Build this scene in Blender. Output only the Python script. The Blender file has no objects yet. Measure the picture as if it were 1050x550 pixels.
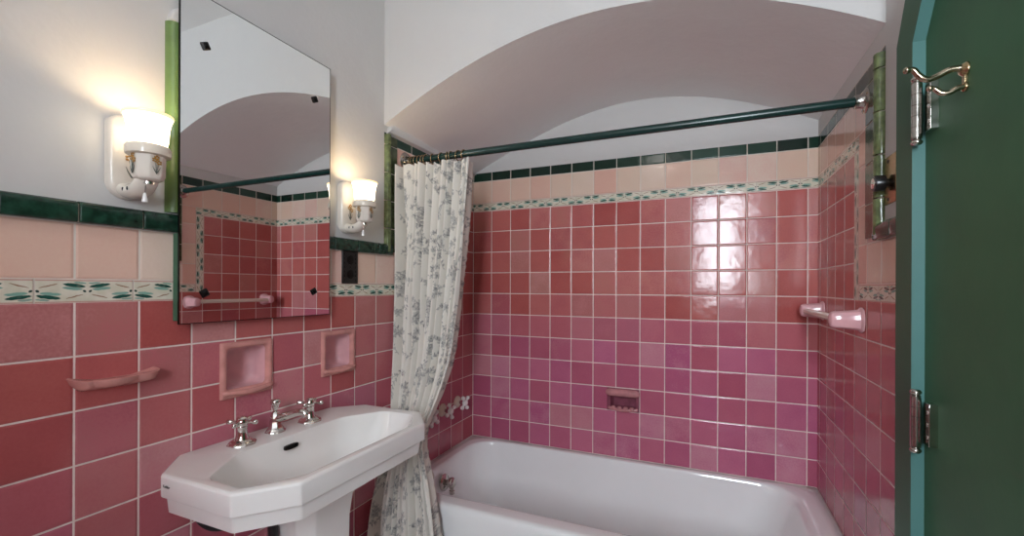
import bpy, bmesh, math, random
import numpy as np
from mathutils import Vector, Matrix
random.seed(7); rng = np.random.default_rng(7)
PI = math.pi
SC = bpy.context.scene
COL = SC.collection
HC = 1.22                    # camera height
W, YB, YF, YR = 1.553, 2.088, 1.37, -1.15   # right wall, back wall, alcove front, rear wall
CEIL = 2.49
P = 0.1085                   # tile pitch
Z_TUB, Z_STRIP0, Z_STRIP1, Z_PALE, Z_CAP = 0.4285, 1.186, 1.232, 1.344, 1.387
A_STRIP0, A_STRIP1, A_PALE, A_TOP = 1.622, 1.665, 1.780, 1.826
Y_V0, Y_V1 = 1.574, 1.620   # upright run of the leaf border on the alcove's side walls

# ------------------------------------------------------------------ node helpers
class X:
    """a socket with arithmetic"""
    def __init__(s, nt, sock): s.nt, s.s = nt, sock
    def op(s, o, b=None, c=None):
        n = s.nt.nodes.new('ShaderNodeMath'); n.operation = o
        for i, v in enumerate((s, b, c)):
            if v is None: continue
            if isinstance(v, X): s.nt.links.new(v.s, n.inputs[i])
            else: n.inputs[i].default_value = v
        return X(s.nt, n.outputs[0])
    def __add__(s, b): return s.op('ADD', b)
    def __sub__(s, b): return s.op('SUBTRACT', b)
    def __mul__(s, b): return s.op('MULTIPLY', b)
    def __truediv__(s, b): return s.op('DIVIDE', b)
    def floor(s): return s.op('FLOOR')
    def abs(s): return s.op('ABSOLUTE')
    def min(s, b): return s.op('MINIMUM', b)
    def max(s, b): return s.op('MAXIMUM', b)
    def lt(s, b): return s.op('LESS_THAN', b)
    def gt(s, b): return s.op('GREATER_THAN', b)
    def sqrt(s): return s.op('SQRT')
    def smooth(s, a, b, lo=0., hi=1.):
        n = s.nt.nodes.new('ShaderNodeMapRange'); n.interpolation_type = 'SMOOTHSTEP'
        s.nt.links.new(s.s, n.inputs[0])
        for i, v in enumerate((a, b, lo, hi)): n.inputs[i + 1].default_value = v
        return X(s.nt, n.outputs[0])

def new_mat(name):
    m = bpy.data.materials.new(name); m.use_nodes = True
    nt = m.node_tree
    return m, nt, nt.nodes['Principled BSDF']
def val(nt, v):
    n = nt.nodes.new('ShaderNodeValue'); n.outputs[0].default_value = v; return X(nt, n.outputs[0])
def pos(nt):
    g = nt.nodes.new('ShaderNodeNewGeometry'); sp = nt.nodes.new('ShaderNodeSeparateXYZ')
    nt.links.new(g.outputs['Position'], sp.inputs[0]); return {a: X(nt, sp.outputs[i]) for i, a in enumerate('xyz')}, g
def comb(nt, a, b, c):
    n = nt.nodes.new('ShaderNodeCombineXYZ')
    for i, v in enumerate((a, b, c)):
        if isinstance(v, X): nt.links.new(v.s, n.inputs[i])
        else: n.inputs[i].default_value = v
    return n.outputs[0]
def mixc(nt, f, a, b):
    n = nt.nodes.new('ShaderNodeMix'); n.data_type = 'RGBA'
    nt.links.new(f.s, n.inputs[0])
    for i, v in ((6, a), (7, b)):
        if isinstance(v, X): nt.links.new(v.s, n.inputs[i])
        elif hasattr(v, 'is_linked'): nt.links.new(v, n.inputs[i])
        else: n.inputs[i].default_value = (*v, 1)
    return X(nt, n.outputs[2])
def noise(nt, vec, scale, detail=2., rough=.5):
    n = nt.nodes.new('ShaderNodeTexNoise'); n.inputs['Scale'].default_value = scale
    n.inputs['Detail'].default_value = detail; n.inputs['Roughness'].default_value = rough
    if vec is not None: nt.links.new(vec, n.inputs['Vector'])
    return X(nt, n.outputs[0])
def ramp(nt, f, stops, mode='LINEAR'):
    n = nt.nodes.new('ShaderNodeValToRGB'); r = n.color_ramp; r.interpolation = mode
    while len(r.elements) < len(stops): r.elements.new(.5)
    for e, (p, c) in zip(r.elements, stops): e.position = p; e.color = (*c, 1)
    nt.links.new(f.s, n.inputs[0]); return X(nt, n.outputs[0])
def bump(nt, h, dist, strength=1.):
    n = nt.nodes.new('ShaderNodeBump'); n.inputs['Distance'].default_value = dist; n.inputs['Strength'].default_value = strength
    nt.links.new(h.s, n.inputs['Height']); return n.outputs[0]

def simple(name, col, rough=.4, metal=0., spec=.5, coat=0., bumpscale=0., bumpd=0., vary=0., vscale=6.):
    m, nt, b = new_mat(name)
    b.inputs['Base Color'].default_value = (*col, 1); b.inputs['Roughness'].default_value = rough
    b.inputs['Metallic'].default_value = metal; b.inputs['Specular IOR Level'].default_value = spec
    b.inputs['Coat Weight'].default_value = coat; b.inputs['Coat Roughness'].default_value = .05
    _, g = pos(nt)
    if vary:
        n = noise(nt, g.outputs['Position'], vscale, 4)
        c = mixc(nt, n.smooth(.3, .7), tuple(x * (1 - vary) for x in col), tuple(min(1, x * (1 + vary)) for x in col))
        nt.links.new(c.s, b.inputs['Base Color'])
    if bumpd:
        nt.links.new(bump(nt, noise(nt, g.outputs['Position'], bumpscale, 4), bumpd), b.inputs['Normal'])
    return m

PINKS = [(0., (.40, .088, .082)), (.2, (.46, .116, .105)), (.45, (.51, .146, .130)), (.62, (.43, .110, .108)), (.78, (.55, .190, .158)), (.9, (.48, .20, .145)), (1., (.57, .25, .205))]
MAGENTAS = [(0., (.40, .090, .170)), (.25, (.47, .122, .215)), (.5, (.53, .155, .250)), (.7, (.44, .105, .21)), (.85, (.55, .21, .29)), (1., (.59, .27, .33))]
PALES = [(0., (.76, .46, .37)), (.35, (.78, .54, .43)), (.6, (.76, .59, .47)), (.8, (.80, .63, .53)), (1., (.76, .49, .42))]
GREENS = [(0., (.006, .020, .014)), (.5, (.012, .040, .026)), (1., (.022, .062, .040))]
GROUT = (.80, .69, .64)
def tile_mat(name, ua, va, u0, v0, pu, pv, stops, seed, rough=.13, grout=GROUT, gw=.0024, tilt=.010, wav=1.0, coolcast=None):
    m, nt, b = new_mat(name)
    p, g = pos(nt)
    u = (p[ua] - u0) / pu; v = (p[va] - v0) / pv
    iu, iv = u.floor(), v.floor(); du, dv = u - iu, v - iv
    eu = du.min(val(nt, 1.) - du) * pu; ev = dv.min(val(nt, 1.) - dv) * pv
    e = eu.min(ev)
    wob = noise(nt, g.outputs['Position'], 55., 2) - .5
    e2 = e + wob * .0009
    mask = e2.smooth(gw * .55, gw * .95)
    wn = nt.nodes.new('ShaderNodeTexWhiteNoise'); wn.noise_dimensions = '3D'
    nt.links.new(comb(nt, iu, iv, seed), wn.inputs['Vector'])
    rv = X(nt, wn.outputs['Value']); sp = nt.nodes.new('ShaderNodeSeparateColor'); nt.links.new(wn.outputs['Color'], sp.inputs[0])
    r1, r2 = X(nt, sp.outputs[0]), X(nt, sp.outputs[1])
    cloud = noise(nt, g.outputs['Position'], 14., 3) - .5
    speck = noise(nt, g.outputs['Position'], 160., 2) - .5
    c = ramp(nt, rv + cloud * .28 + speck * .22, stops)
    if coolcast:     # magenta cast of cool low light painted into the glaze, jittered per tile
        zt, zl, amt = coolcast
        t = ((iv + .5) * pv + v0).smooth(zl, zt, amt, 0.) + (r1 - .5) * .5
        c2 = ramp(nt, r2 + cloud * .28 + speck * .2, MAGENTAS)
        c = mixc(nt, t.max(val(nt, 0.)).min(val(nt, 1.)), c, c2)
    c = mixc(nt, mask, grout, c)
    nt.links.new(c.s, b.inputs['Base Color'])
    rg = mask * (rough - .55) + .55 + (noise(nt, g.outputs['Position'], 30., 2) - .5) * .06
    nt.links.new(rg.s, b.inputs['Roughness'])
    b.inputs['Specular IOR Level'].default_value = .36
    h = e.smooth(gw * .4, gw * 2.6) * .0011
    h = h + ((r1 - .5) * (du - .5) * pu + (r2 - .5) * (dv - .5) * pv) * (tilt * 2)
    h = h + (noise(nt, g.outputs['Position'], 16., 2) - .5) * (.0009 * wav) + (noise(nt, g.outputs['Position'], 60., 2) - .5) * (.00016 * wav)
    nt.links.new(bump(nt, h, 1.0), b.inputs['Normal'])
    return m

def border_mat(name, ua, va, u0, vc, seed, T=.0775, hw=.0225):
    """hand painted leaf border tiles: leaves and brown arcs around nodes at half pitch"""
    m, nt, b = new_mat(name)
    p, g = pos(nt)
    u = (p[ua] - u0) / T; k = (u + .5).floor()
    s = (u - k) * T; sa = s.abs()
    v = p[va] - vc
    half = k * .5; par = (half - half.floor()) * 2.        # 0 / 1 alternating
    fl = par * -2. + 1.
    vv = v * fl
    wob = (noise(nt, g.outputs['Position'], 120., 2) - .5) * .003
    vv = vv + wob
    def leaf(cx, cy, a, rx, ry):
        ca, sn = math.cos(a), math.sin(a)
        x, y = sa - cx, vv - cy
        q1 = (x * ca + y * sn) / rx; q2 = (y * ca - x * sn) / ry
        return (q1 * q1 + q2 * q2).smooth(.75, 1.15, 1., 0.)
    l1 = leaf(.0200, .0115, .16, .0175, .0036); l2 = leaf(.0230, .0052, .10, .0155, .0031); l3 = leaf(.0115, .0165, .10, .010, .0020)
    ar = leaf(.0195, -.0105, -.30, .0140, .0013); ar2 = leaf(.0045, .0, .6, .0030, .0022)
    edge = v.abs().smooth(hw * .80, hw * .93)
    jt = (u + .5) * .5; jj = ((u - 1.) * .5); jd = (jj - (jj + .5).floor()).abs() * (2 * T)
    joint = jd.smooth(.0008, .0018, 1., 0.)
    tone = noise(nt, g.outputs['Position'], 40., 3)
    c = mixc(nt, tone.smooth(.35, .65), (.66, .62, .49), (.75, .70, .59))
    c = mixc(nt, l2, c, (.22, .40, .33)); c = mixc(nt, l3 * .8, c, (.16, .34, .28))
    c = mixc(nt, l1 * tone.smooth(.15, .45, .55, 1.), c, (.018, .085, .065)); c = mixc(nt, ar2, c, (.03, .06, .05))
    c = mixc(nt, ar * .85, c, (.26, .12, .055))
    c = mixc(nt, edge * .75, c, (.50, .20, .17)); c = mixc(nt, v.abs().smooth(hw * .95, hw * 1.0), c, GROUT)
    c = mixc(nt, joint, c, (.60, .52, .45))
    nt.links.new(c.s, b.inputs['Base Color'])
    b.inputs['Roughness'].default_value = .14
    h = joint * -.0008 + l1 * .0003 + noise(nt, g.outputs['Position'], 30., 2) * .0010
    nt.links.new(bump(nt, h, 1.0), b.inputs['Normal'])
    return m

def plaster_mat(name, col):
    m, nt, b = new_mat(name)
    _, g = pos(nt)
    n = noise(nt, g.outputs['Position'], 3., 5, .6)
    c = mixc(nt, n.smooth(.3, .7), tuple(x * .97 for x in col), col); nt.links.new(c.s, b.inputs['Base Color'])
    b.inputs['Roughness'].default_value = .55; b.inputs['Specular IOR Level'].default_value = .25
    h = noise(nt, g.outputs['Position'], 7., 4, .6) * .004 + noise(nt, g.outputs['Position'], 70., 3) * .0006
    nt.links.new(bump(nt, h, 1.0, .7), b.inputs['Normal'])
    return m
def metal_mat(name, col, rough=.12, vary=.06):
    return simple(name, col, rough, 1.0, bumpscale=60., bumpd=.0002, vary=vary, vscale=40.)

M = {}
M['plaster'] = plaster_mat('white_wall_paint', (.61, .598, .585))
M['liftedplaster'] = plaster_mat('light_lifted_white_paint', (.82, .815, .81))  # same plaster paint, lightened to make up for light missing in the vault
M['porcelain'] = simple('white_porcelain', (.83, .81, .785), .10, coat=.5, vary=.015, bumpscale=5., bumpd=.0006)
M['enamel'] = simple('white_tub_enamel', (.86, .86, .86), .10, coat=.4, vary=.015, bumpscale=4., bumpd=.0008)
M['chrome'] = metal_mat('polished_nickel', (.70, .68, .65), .09)
M['old_chrome'] = metal_mat('aged_nickel', (.52, .50, .46), .20)
M['brass'] = metal_mat('worn_brass', (.55, .40, .20), .22)
M['bronze'] = metal_mat('antique_bronze', (.42, .31, .17), .25)
M['hookmetal'] = metal_mat('antique_nickel', (.46, .38, .27), .16)
M['black'] = simple('black_bakelite', (.008, .007, .007), .28, vary=.3)
M['darkmetal'] = metal_mat('dark_metal', (.03, .03, .03), .35)
M['pinkceramic'] = simple('pink_ceramic', (.60, .27, .24), .12, vary=.12, vscale=25., bumpscale=30., bumpd=.0008)
M['lilacceramic'] = simple('pale_pink_ceramic', (.68, .38, .40), .12, vary=.08, vscale=20.)
M['rosebar'] = simple('dusty_rose_ceramic', (.50, .21, .22), .14, vary=.12, vscale=30.)
M['mauveceramic'] = simple('mauve_ceramic', (.26, .075, .11), .15, vary=.15, vscale=30.)
M['capgreen'] = simple('dark_green_glaze', (.012, .040, .025), .12, vary=.45, vscale=70., bumpscale=18., bumpd=.0012)
M['midgreen'] = simple('olive_green_glaze', (.120, .150, .064), .13, vary=.35, vscale=50., bumpscale=18., bumpd=.0012)
M['flatgreen'] = simple('moss_green_glaze', (.060, .076, .034), .14, vary=.35, vscale=50., bumpscale=18., bumpd=.0012)
M['limegreen'] = simple('leaf_green_paint', (.115, .19, .060), .32, vary=.12, vscale=20.)
M['grout'] = simple('cream_grout', (.62, .56, .47), .8, vary=.08)
M['doorgreen'] = simple('dark_green_door_paint', (.050, .140, .070), .5, spec=.25, vary=.06, vscale=9., bumpscale=22., bumpd=.0007)
M['casinggreen'] = simple('green_casing_paint', (.052, .125, .075), .5, spec=.25, vary=.06, bumpscale=25., bumpd=.0008)
M['daylitedge'] = simple('daylit_casing_green', (.085, .200, .185), .30, vary=.05, bumpscale=25., bumpd=.0006)  # casing green made lighter and bluer to paint in daylight on its return
M['rodgreen'] = simple('dark_teal_rod_paint', (.006, .030, .026), .25, vary=.15)
M['decalgold'] = simple('gold_flower_paint', (.40, .20, .03), .3)
M['decaldark'] = simple('grey_leaf_paint', (.10, .11, .09), .4)
M['cream'] = simple('cream_glaze', (.74, .66, .55), .16, vary=.05)
M['sconceporcelain'] = simple('ivory_porcelain', (.72, .66, .58), .12, vary=.06, vscale=14.)
M['ink'] = simple('dark_ink', (.03, .03, .03), .5)
M['floor'] = tile_mat('small_floor_tiles', 'x', 'y', 0, 0, .05, .05, [(0, (.72, .70, .66)), (1, (.82, .80, .77))], 3.)
M['rubber'] = simple('dark_rubber_hose', (.015, .012, .015), .35)

def mirror_mat():
    m, nt, b = new_mat('silvered_mirror')
    b.inputs['Base Color'].default_value = (.86, .87, .865, 1); b.inputs['Metallic'].default_value = 1; b.inputs['Roughness'].default_value = .0
    return m
M['mirror'] = mirror_mat()
def glow_mat(name, col, strength, base):
    m, nt, b = new_mat(name)
    b.inputs['Base Color'].default_value = (*base, 1); b.inputs['Roughness'].default_value = .25
    b.inputs['Emission Color'].default_value = (*col, 1); b.inputs['Emission Strength'].default_value = strength
    return m
M['shade'] = glow_mat('lit_opal_glass', (1.0, .82, .56), 3.0, (.9, .85, .75))
M['shaderim'] = glow_mat('lit_amber_glass_rim', (1.0, .66, .32), 1.1, (.7, .55, .35))
M['bulb'] = glow_mat('lit_bulb', (1.0, .78, .50), 8., (.9, .9, .9))
M['fillglow'] = glow_mat('fill_light_glow', (1.0, .95, .90), 8.8, (.9, .9, .9))  # glow of the added fill lamp
def pane_mat():
    m, nt, b = new_mat('window_glass'); nt.nodes.remove(b)
    out = nt.nodes['Material Output']; t = nt.nodes.new('ShaderNodeBsdfTransparent'); g = nt.nodes.new('ShaderNodeBsdfGlossy')
    g.inputs['Roughness'].default_value = .02; f = nt.nodes.new('ShaderNodeFresnel'); f.inputs[0].default_value = 1.45
    mx = nt.nodes.new('ShaderNodeMixShader'); nt.links.new(f.outputs[0], mx.inputs[0]); nt.links.new(t.outputs[0], mx.inputs[1]); nt.links.new(g.outputs[0], mx.inputs[2])
    nt.links.new(mx.outputs[0], out.inputs[0]); return m
M['pane'] = pane_mat()

# tile materials per wall
UL, UB, UR = .4585, 0., 1.9377
def wallset(tag, ua, u0, seed, coolcast):
    M['pink' + tag] = tile_mat('pink_tile_' + tag, ua, 'z', u0, Z_TUB, P, P, PINKS, seed, coolcast=coolcast)
    M['pale' + tag] = tile_mat('pale_tile_' + tag, ua, 'z', u0, Z_STRIP1, P, Z_PALE - Z_STRIP1, PALES, seed + 1, grout=(.74, .66, .58))
    M['palehigh' + tag] = tile_mat('pale_high_tile_' + tag, ua, 'z', u0, A_STRIP1, P, A_PALE - A_STRIP1, PALES, seed + 2, grout=(.74, .66, .58))
    M['row' + tag] = tile_mat('green_row_' + tag, ua, 'z', u0, A_PALE, P, A_TOP - A_PALE + .002, GREENS, seed + 3, grout=(.66, .60, .52))
    M['bor' + tag] = border_mat('leaf_border_' + tag, ua, 'z', u0 + .02, (Z_STRIP0 + Z_STRIP1) / 2, seed, hw=.023)
    M['borhigh' + tag] = border_mat('leaf_border_high_' + tag, ua, 'z', u0 + .02, (A_STRIP0 + A_STRIP1) / 2, seed, hw=.0215)
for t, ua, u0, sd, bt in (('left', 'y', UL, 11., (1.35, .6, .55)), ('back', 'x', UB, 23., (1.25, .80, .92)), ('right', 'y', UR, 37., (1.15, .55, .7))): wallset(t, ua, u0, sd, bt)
M['borup'] = border_mat('leaf_border_upright', 'z', 'y', 1.19, (Y_V0 + Y_V1) / 2, 5., hw=.023)
M['pinkrear'] = tile_mat('pink_tile_rear', 'x', 'z', 0, Z_TUB, P, P, PINKS, 51.)

# ------------------------------------------------------------------ mesh helpers
ORG = {}
class MB:
    def __init__(s): s.v, s.f, s.m = [], [], []
    def add(s, verts, faces, mi=0):
        o = len(s.v); s.v += [tuple(v) for v in verts]; s.f += [tuple(i + o for i in f) for f in faces]; s.m += [mi] * len(faces); return s
    def box(s, a, b, mi=0):
        x0, y0, z0 = a; x1, y1, z1 = b
        return s.add([(x0,y0,z0),(x1,y0,z0),(x1,y1,z0),(x0,y1,z0),(x0,y0,z1),(x1,y0,z1),(x1,y1,z1),(x0,y1,z1)],
                     [(0,3,2,1),(4,5,6,7),(0,1,5,4),(1,2,6,5),(2,3,7,6),(3,0,4,7)], mi)
    def loft(s, rings, cap0=True, cap1=True, closed=True, mi=0):
        n = len(rings[0]); vs = [v for r in rings for v in r]; fs = []
        for i in range(len(rings) - 1):
            for j in range(n if closed else n - 1):
                k = (j + 1) % n; fs.append((i*n+j, i*n+k, (i+1)*n+k, (i+1)*n+j))
        if cap0: fs.append(tuple(range(n))[::-1])
        if cap1: fs.append(tuple((len(rings)-1)*n + j for j in range(n)))
        return s.add(vs, fs, mi)
    def lathe(s, prof, c, axis=(0,0,1), n=28, mi=0, cap0=True, cap1=True):
        """prof: (radius, height along axis)"""
        a = Vector(axis).normalized(); q = Vector((0,0,1)).rotation_difference(a); c = Vector(c)
        rings = [[c + q @ Vector((r*math.cos(2*PI*j/n), r*math.sin(2*PI*j/n), h)) for j in range(n)] for r, h in prof]
        return s.loft(rings, cap0, cap1, True, mi)
    def tube(s, pts, r, n=12, mi=0, sub=6):
        pts = [Vector(p) for p in pts]
        if sub > 1 and len(pts) > 2:
            out = []
            for i in range(len(pts) - 1):
                p0, p1, p2, p3 = pts[max(i-1,0)], pts[i], pts[i+1], pts[min(i+2,len(pts)-1)]
                for k in range(sub):
                    t = k/sub
                    out.append(.5*((2*p1)+(p2-p0)*t+(2*p0-5*p1+4*p2-p3)*t*t+(3*p1-p0-3*p2+p3)*t**3))
            pts = out + [pts[-1]]
        rr = r if callable(r) else (lambda t: r)
        up = Vector((0,0,1)); rings = []
        d0 = (pts[1]-pts[0]).normalized()
        side = d0.cross(up) if abs(d0.z) < .95 else d0.cross(Vector((1,0,0))); side.normalize()
        for i, p in enumerate(pts):
            d = (pts[min(i+1,len(pts)-1)] - pts[max(i-1,0)]).normalized()
            side = (side - d*side.dot(d)).normalized(); o = d.cross(side); R = rr(i/(len(pts)-1))
            rings.append([p + side*(R*math.cos(2*PI*j/n)) + o*(R*math.sin(2*PI*j/n)) for j in range(n)])
        return s.loft(rings, mi=mi)
    def ball(s, c, r, mi=0, n=16):
        rx, ry, rz = r if hasattr(r, '__len__') else (r, r, r); k = n//2
        rings = [[(c[0]+rx*math.sin(PI*i/k)*math.cos(2*PI*j/n), c[1]+ry*math.sin(PI*i/k)*math.sin(2*PI*j/n), c[2]-rz*math.cos(PI*i/k)) for j in range(n)] for i in range(1, k)]
        s.loft(rings, mi=mi); return s
    def build(s, name, mats, parent=None, loc=None, smooth=True, angle=40, bevel=0., bseg=3):
        if loc is None: loc = ORG[parent.name] if parent else (0,0,0)
        L = Vector(loc)
        me = bpy.data.meshes.new(name); me.from_pydata([tuple(Vector(v) - L) for v in s.v], [], s.f)
        for m in (mats if isinstance(mats, (list, tuple)) else [mats]): me.materials.append(m)
        for p, mi in zip(me.polygons, s.m): p.material_index = mi
        bm = bmesh.new(); bm.from_mesh(me); bmesh.ops.recalc_face_normals(bm, faces=bm.faces); bm.to_mesh(me); bm.free()
        o = bpy.data.objects.new(name, me); COL.objects.link(o)
        if parent:
            o.parent = parent; o.location = L - Vector(ORG[parent.name])
        else: o.location = L
        ORG[o.name] = tuple(L)
        if bevel:
            b = o.modifiers.new('edge', 'BEVEL'); b.width = bevel; b.segments = bseg; b.limit_method = 'ANGLE'; b.angle_limit = math.radians(28)
        if smooth:
            me.polygons.foreach_set('use_smooth', [True]*len(me.polygons))
            if angle < 180: me.set_sharp_from_angle(angle=math.radians(angle))
        return o
def tag(o, label=None, cat=None, group=None, kind=None):
    for k, v in (('label', label), ('category', cat), ('group', group), ('kind', kind)):
        if v: o[k] = v
    return o
def thing(name, loc, label, cat, group=None):
    o = bpy.data.objects.new(name, None); COL.objects.link(o); o.location = loc; o.empty_display_size = .05
    ORG[o.name] = tuple(loc); return tag(o, label, cat, group)
def copy_tree(o, parent=None):
    c = o.copy(); COL.objects.link(c)
    if parent: c.parent = parent
    for ch in list(o.children): copy_tree(ch, c)
    return c
def struct(o): o['kind'] = 'structure'; return o

# ------------------------------------------------------------------ room shell
def wall_faces(mb, place, rects, holes=()):
    """rects: (a0,a1,b0,b1,mat); holes cut out of them"""
    for a0, a1, b0, b1, mi in rects:
        ax = sorted({a0, a1, *[h for H in holes for h in H[:2] if a0 < h < a1]}); bx = sorted({b0, b1, *[h for H in holes for h in H[2:] if b0 < h < b1]})
        for i in range(len(ax)-1):
            for j in range(len(bx)-1):
                ca, cb = (ax[i]+ax[i+1])/2, (bx[j]+bx[j+1])/2
                if any(H[0] < ca < H[1] and H[2] < cb < H[3] for H in holes): continue
                mb.add([place(ax[i],bx[j]), place(ax[i+1],bx[j]), place(ax[i+1],bx[j+1]), place(ax[i],bx[j+1])], [(0,1,2,3)], mi)
NICHE = [(.742, .8895, .925, 1.073), (1.067, 1.2135, .925, 1.073)]
def nh(n, e=.016): return (n[0]+e, n[1]-e, n[2]+.022, n[3]-e)
def side_rects(y0, hi):
    # 0 plaster 1 pink 2 pale 3 border 4 pale high 5 row 6 border high 7 upright border
    return [(y0, YF, Z_CAP-.01, CEIL, 0), (y0, YF, Z_PALE, Z_CAP-.01, 0), (y0, YF, Z_STRIP1, Z_PALE, 2), (YF, Y_V0, Z_STRIP1, A_STRIP1, 2),
            (y0, Y_V0, Z_STRIP0, Z_STRIP1, 3), (Y_V0, Y_V1, Z_STRIP0, A_STRIP0, 7), (y0, YB, 0, Z_STRIP0, 1), (Y_V1, YB, Z_STRIP0, A_STRIP0, 1),
            (Y_V0, YB, A_STRIP0, A_STRIP1, 6), (YF, YB, A_STRIP1, A_PALE, 4), (YF, YB, A_PALE, hi, 5), (YF, YB, hi, 2.2, 0)]
def smats(t): return [M['plaster'], M['pink'+t], M['pale'+t], M['bor'+t], M['palehigh'+t], M['row'+t], M['borhigh'+t], M['borup']]

mb = MB(); wall_faces(mb, lambda a, b: (0, a, b), side_rects(YR, 1.820), [nh(n) for n in NICHE])
struct(mb.build('wall_left', smats('left'), smooth=False))

# right wall, with the door's clipped-corner opening
DY0, DY1, DZK, DZT, DYK = .330, 1.155, 1.727, 2.02, .195
def dpoly(e=0.):  # opening outline grown by e
    k = e*.5
    return [(DY1+e, 0), (DY1+e, DZK+k), (DY1-DYK+k, DZT+e), (DY0+DYK-k, DZT+e), (DY0-e, DZK+k), (DY0-e, 0)]
mb = MB()
rects = side_rects(1.20, 1.829); wall_faces(mb, lambda a, b: (W, a, b), rects)
wall_faces(mb, lambda a, b: (W, a, b), [(YR, .285, Z_CAP-.02, CEIL, 0), (YR, .285, Z_STRIP1, Z_CAP-.02, 2), (YR, .285, Z_STRIP0, Z_STRIP1, 3), (YR, .285, 0, Z_STRIP0, 1), (.285, 1.20, 2.06, CEIL, 0)])
dp = dpoly(.02)
mb.add([(W, 1.20, DZK), (W, 1.20, 2.06), (W, dp[2][0], 2.06), (W, dp[2][0], dp[2][1]), (W, dp[1][0], dp[1][1])], [(0,1,2,3,4)], 0)
mb.add([(W, .285, DZK), (W, .285, 2.06), (W, dp[3][0], 2.06), (W, dp[3][0], dp[3][1]), (W, dp[4][0], dp[4][1])], [(0,1,2,3,4)], 0)
mb.add([(W, dp[2][0], 2.06), (W, dp[3][0], 2.06), (W, dp[3][0], dp[3][1]), (W, dp[2][0], dp[2][1])], [(0,1,2,3)], 0)
struct(mb.build('wall_right', smats('right'), smooth=False))

SOAPH = (.736, .852, .657, .738)
mb = MB(); wall_faces(mb, lambda a, b: (a, YB, b), [(0, W, 0, A_STRIP0, 1), (0, W, A_STRIP0, A_STRIP1, 6), (0, W, A_STRIP1, A_PALE, 4), (0, W, A_PALE, A_TOP, 5), (0, W, A_TOP, 2.25, 0)], [SOAPH])
struct(mb.build('wall_back', smats('back'), smooth=False))

WIN = (1.10, 1.50, 1.14, 2.20)
mb = MB(); wall_faces(mb, lambda a, b: (a, YR, b), [(0, W, 1.186, CEIL, 0), (0, W, 0, 1.186, 1)], [WIN])
struct(mb.build('wall_rear', [M['plaster'], M['pinkrear']], smooth=False))
mb = MB(); mb.add([(0,YR,0),(W,YR,0),(W,YB,0),(0,YB,0)], [(0,1,2,3)]); struct(mb.build('floor', M['floor'], smooth=False))
mb = MB(); mb.add([(0,YR,CEIL),(W,YR,CEIL),(W,YF,CEIL),(0,YF,CEIL)], [(0,1,2,3)]); struct(mb.build('ceiling', M['liftedplaster'], smooth=False))

# arched opening over the tub: spandrel wall + barrel vault
fr = np.array([(0,.622),(.06,.660),(.11,.688),(.25,.742),(.447,.808),(.626,.845),(.79,.867),(.912,.868),(1.1,.842),(1.298,.782),(1.392,.738),(1.477,.700),(1.553,.665)])
bk = np.array([(0,.605),(.14,.663),(.409,.779),(.607,.837),(.837,.861),(1.007,.855),(1.204,.81),(1.387,.752),(1.553,.668)])
pf, pb = np.polyfit(fr[:,0], fr[:,1], 4), np.polyfit(bk[:,0], bk[:,1], 4)
xs = np.linspace(0, W, 73)
F_ = [(x, YF, HC + float(np.polyval(pf, x))) for x in xs]; B_ = [(x, YB, HC + float(np.polyval(pb, x))) for x in xs]
mb = MB(); mb.loft([F_, [(x, y, CEIL) for x, y, z in F_]], False, False, False)
struct(mb.build('wall_arch', M['plaster'], smooth=False))
mb = MB()
rings = []
for k in range(13):
    t = k/12; rings.append([(f[0], f[1]+(b[1]-f[1])*t, f[2]+(b[2]-f[2])*t) for f, b in zip(F_, B_)])
mb.loft(rings, False, False, False); struct(mb.build('ceiling_vault', M['liftedplaster'], angle=180))

# glazed trim: dado cap and the alcove's upright bullnose corners, one solid tile after another
def trim(name, segs, mats):
    mb = MB()
    for kind, a, b, fixed in segs: pass
    return mb
def cap_run(name, side, y0, y1, u0):
    mb = MB(); x0 = 0 if side == 'l' else W; sg = 1 if side == 'l' else -1
    mb.box((min(x0, x0+sg*.012), y0, Z_PALE+.001), (max(x0, x0+sg*.012), y1, Z_CAP-.006), 1)
    k0 = math.floor((y0-u0)/P); 
    for k in range(k0, k0+40):
        a, b = max(y0, u0+k*P+.0016), min(y1, u0+(k+1)*P-.0016)
        if b-a < .008: continue
        pr = [(0, Z_PALE+.0005), (.0150, Z_PALE+.0005), (.0175, Z_PALE+.004), (.0180, Z_CAP-.012), (.0155, Z_CAP-.0045), (.010, Z_CAP-.0008), (0, Z_CAP)]
        mb.loft([[(x0+sg*p, y, z) for p, z in pr] for y in (a, b)])
    return struct(mb.build(name, [M['capgreen'], M['grout']], angle=50, bevel=.0012, bseg=2))
cap_run('trim_1', 'l', YR, 1.405, .4585); cap_run('trim_2', 'r', 1.245, 1.405, 1.9377)
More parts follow.
